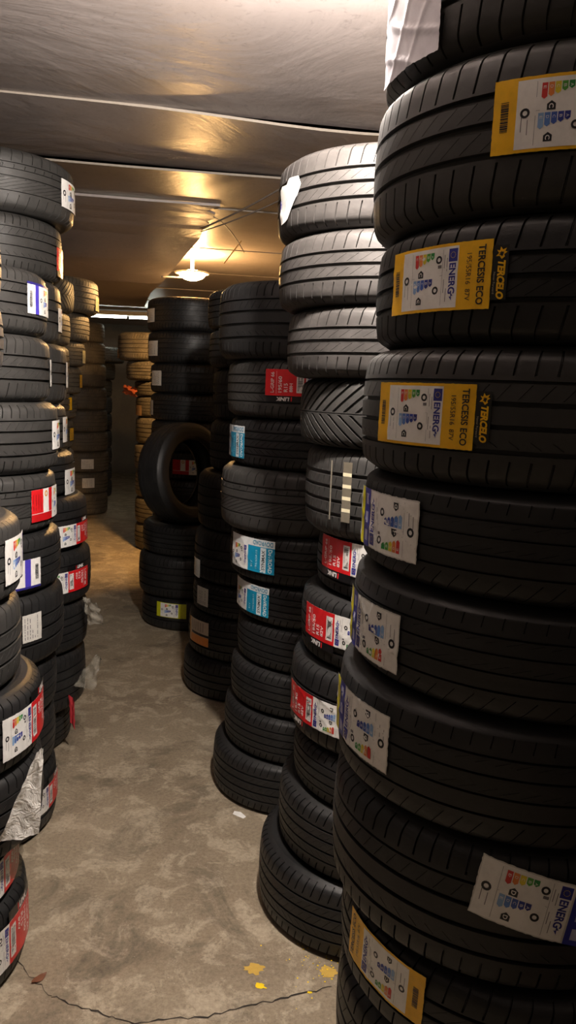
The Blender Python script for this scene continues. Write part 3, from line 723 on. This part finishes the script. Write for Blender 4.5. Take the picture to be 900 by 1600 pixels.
for st, lst in S.items():
    n = len(lst)
    for i, (x, y, z, wd) in enumerate(lst):
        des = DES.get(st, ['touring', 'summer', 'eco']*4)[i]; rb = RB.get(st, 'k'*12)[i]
        k = K.get((st, i))
        pos = 'bottom' if i == n-1 else ORD[i]
        what = k[3] if k else PAT[des]
        lab = f'{LOOK[rb]} tyre with {what}, {pos} of the {PHR[st]}'
        lab = ' '.join(lab.split()[:16]) if len(lab.split()) > 16 else lab
        rot = R(k[1]) if k else rnd.uniform(0, 2*PI)
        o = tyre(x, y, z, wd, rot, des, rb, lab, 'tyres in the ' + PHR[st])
        if k:
            s = k[0](); lb = s.build(o, z=k[2]*TW/wd, zs=k[4]*TW/wd)
            if (st, i) in ROLL: lb.rotation_euler.x = R(ROLL[(st, i)])
# the tyre standing on edge on the low stack
ax = Vector((.80, -.58, .10)).normalized(); yv = Vector((0, 0, 1)).cross(ax).normalized(); xv = yv.cross(ax)
o = tyre(0, 0, 0, .2, 0, 'smooth', 'k', 'upright dark tyre standing on edge on the low stack', None)
c = Vector((-.655, 4.72, .662+.308))
M = Matrix((xv, yv, ax)).transposed().to_4x4(); M.translation = c - ax*.1
o.matrix_world = M

# ------------------------------------------------------------------ loose films and foil
def film_mat(name, h, rough, alpha=1, metal=0, trans=0):
    m, nt, b = nodes(name)
    tc = nt.nodes.new('ShaderNodeTexCoord'); n = noise(nt, 35, 4, .6, tc.outputs['Object'], 1)
    b.inputs['Base Color'].default_value = lin(h); b.inputs['Roughness'].default_value = rough
    b.inputs['Metallic'].default_value = metal; b.inputs['Alpha'].default_value = alpha
    bump(nt, b, n.outputs[0], .9, .01)
    return m
M_FOIL = film_mat('backing_paper', 'F7F4EE', .3, 1, 0)
M_CLEAR = film_mat('clear_film', 'B8B2A4', .12, .45)
def sheet(name, a, b, c, d, mat, amp, seed, nu=14, nv=14, rag=.004):
    rr = random.Random(seed); vs, fs = [], []
    a, b, c, d = map(Vector, (a, b, c, d)); nrm = (b-a).cross(d-a).normalized()
    for i in range(nu+1):
        for j in range(nv+1):
            u, v = i/nu, j/nv
            q = a*(1-u)*(1-v) + b*u*(1-v) + c*u*v + d*(1-u)*v
            q = q + nrm*amp*(math.sin(9*u+3*v+seed)+.6*math.sin(14*v-6*u+seed*2)+.5*abs(math.sin(11*u-8*v)))
            if i in (0, nu) or j in (0, nv): q = q + Vector([rr.uniform(-rag, rag) for _ in range(3)])
            vs.append(tuple(q))
    for i in range(nu):
        for j in range(nv): k = i*(nv+1)+j; fs.append((k, k+nv+1, k+nv+2, k+1))
    o = meshobj(name, vs, fs, mat)
    return o
FO = sheet('backing_paper', (-.555, 1.655, .655), (-.541, 1.66, .665), (-.548, 1.645, .455), (-.640, 1.63, .440), M_FOIL, .0028, 3, rag=.0015)
tag(FO, 'crumpled silvery white backing paper hanging from the nearest left stack', 'backing paper')
o = sheet('plastic_film', (-.815, 3.02, .64), (-.76, 2.98, .625), (-.716, 2.97, .545), (-.80, 3.0, .53), M_CLEAR, .007, 5)
tag(o, 'clear plastic film sticking out into the aisle, upper of two', 'plastic film', 'clear films hanging into the aisle')
o = sheet('plastic_film', (-.765, 3.0, .405), (-.728, 2.98, .395), (-.765, 2.97, .262), (-.85, 3.0, .268), M_CLEAR, .007, 8)
tag(o, 'clear plastic film hanging into the aisle, lower of two', 'plastic film', 'clear films hanging into the aisle')
o = sheet('label_strip', (-.86, 2.95, .25), (-.835, 2.95, .225), (-.83, 2.94, .10), (-.85, 2.95, .13), P('B03038'), .003, 2, 6, 10, .002)
tag(o, 'thin red label strip peeling beside the bottom tyre by the aisle', 'label strip')
o = sheet('label_strip', (-.615, 1.645, .43), (-.585, 1.64, .435), (-.60, 1.66, .335), (-.622, 1.66, .33), M_CLEAR, .003, 9, 6, 10, .002)
tag(o, 'narrow clear strip dangling below the silvery backing paper', 'label strip')
o = sheet('wrapping_film', (-1.53, 6.98, 1.43), (-1.50, 6.90, 1.49), (-1.37, 6.80, 1.46), (-1.38, 6.79, 1.38), P('9A4A2C'), .01, 4, 10, 10, .008)
tag(o, 'crumpled orange film caught on the far brown stack right of aisle', 'wrapping film')

# ------------------------------------------------------------------ lamps and cables
def glow(name, col, st):
    m = bpy.data.materials.new(name); m.use_nodes = True; nt = m.node_tree; nt.nodes.clear()
    e = nt.nodes.new('ShaderNodeEmission'); e.inputs[0].default_value = col; e.inputs[1].default_value = st
    o = nt.nodes.new('ShaderNodeOutputMaterial'); nt.links.new(e.outputs[0], o.inputs[0]); return m
M_ENAMEL = flat('lamp_enamel', 'D8CFC0', .35)
M_CABLE = flat('cable_grey', '8A8078', .6)
def ceiling_lamp(loc, rad, col, st, label, drop):
    root = empty('ceiling_lamp', loc); tag(root, label, 'ceiling lamp')
    vs, fs = lathe([(rad*.58, .006), (rad*.8, .006), (rad*.97, .002), (rad, -.004), (rad*.96, -.008), (rad*.58, -.002)], 48)
    meshobj('lamp_dish', vs, fs, M_ENAMEL, root)
    pr = [(0.001, -.055)] + [(rad*.78*math.sin(R(a)), -.055*math.cos(R(a))) for a in range(10, 91, 10)] + [(rad*.78, .004)]
    vs, fs = lathe(pr, 48); meshobj('lamp_diffuser', vs, fs, glow('lamp_glow', col, st), root)
    vs, fs = lathe([(0, drop), (.03, drop), (.03, drop-.012), (.012, drop-.015), (.012, .014), (0, .014)], 20); meshobj('ceiling_mount', vs, fs, M_ENAMEL, root)
    vs, fs = lathe([(rad*.57, .002), (rad*.5, .012), (rad*.3, .017), (.013, .019)], 32); meshobj('added_top_glow', vs, fs, glow('lamp_glow', col, st*1.1), root)  # added emitter, kept low behind the dish, brightens the ceiling above
    return root
root = empty('ceiling_lamp', WHITE_LAMP); tag(root, 'bare white bulb just above the top edge of the view', 'ceiling lamp')
vs, fs = lathe([(.001, -.052), (.02, -.048), (.037, -.034), (.045, -.012), (.043, .008), (.032, .028), (.02, .042), (.018, .05)], 32); meshobj('bulb', vs, fs, glow('bulb_glow', (1, .90, .81, 1), WHITE_POWER), root)
vs, fs = lathe([(.001, .05), (.02, .05), (.022, .075), (.05, CZ-WHITE_LAMP[2]-.01), (.05, CZ-WHITE_LAMP[2]), (.001, CZ-WHITE_LAMP[2])], 24); meshobj('bulb_holder', vs, fs, M_ENAMEL, root)
ceiling_lamp(WARM_LAMP, .125, (1, .56, .20, 1), WARM_POWER, 'warm orange round ceiling lamp above the dark stack', CZ-WARM_LAMP[2])
# far tube light
root = empty('tube_light', (-2.15, 10.1, 2.36)); root.rotation_euler = (0, 0, YAW*.2); tag(root, 'far cool tube light under the ceiling at the end of the aisle', 'tube light')
vs, fs = slab([(-.55, -.05, 0), (.55, -.05, 0), (.55, .05, 0), (-.55, .05, 0)], .05); meshobj('housing', vs, fs, M_ENAMEL, root, smooth=False)
vs, fs = tube([(-.5, 0, -.02), (-.02, 0, -.02)], .013, 10); meshobj('tube', vs, fs, glow('tube_glow', (.95, 1, .85, 1), TUBE_POWER), root)
vs, fs = tube([(.02, 0, -.02), (.42, 0, -.02)], .013, 10); meshobj('tube', vs, fs, glow('tube_glow', (.95, 1, .85, 1), TUBE_POWER), root)
def cable(pts, r, label):
    vs, fs = tube(pts, r, 6); tag(meshobj('cable', vs, fs, M_CABLE), label, 'cable')
def cat(a, b, sag, n=14):
    a, b = Vector(a), Vector(b); return [tuple(a.lerp(b, i/n) - Vector((0, 0, sag*4*(i/n)*(1-i/n)))) for i in range(n+1)]
cable(cat((-.56, 4.55, 2.385), (-.05, 3.66, 2.425), .012), .005, 'upper of two grey cables running from the torn board corner')
cable(cat((-.56, 4.58, 2.375), (.12, 3.50, 2.425), .02), .004, 'lower of two grey cables running from the torn board corner')
cable(cat((-.47, 4.4, 2.42), (-.34, 5.0, 2.34), -.03), .003, 'thin wire curving down right of the torn board corner')
cable(cat((-.98, 5.72, 2.27), (-.72, 5.78, 2.28), .0), .006, 'short wire entering the left side of the warm lamp')
vs, fs = tube([(-.463, 5.0, 2.27), (-.352, 4.9, 2.39)], .004, 6)
tag(meshobj('thin_rod', vs, fs, P('D8A860')), 'thin pale rod hanging from the ceiling right of the warm lamp', 'rod')
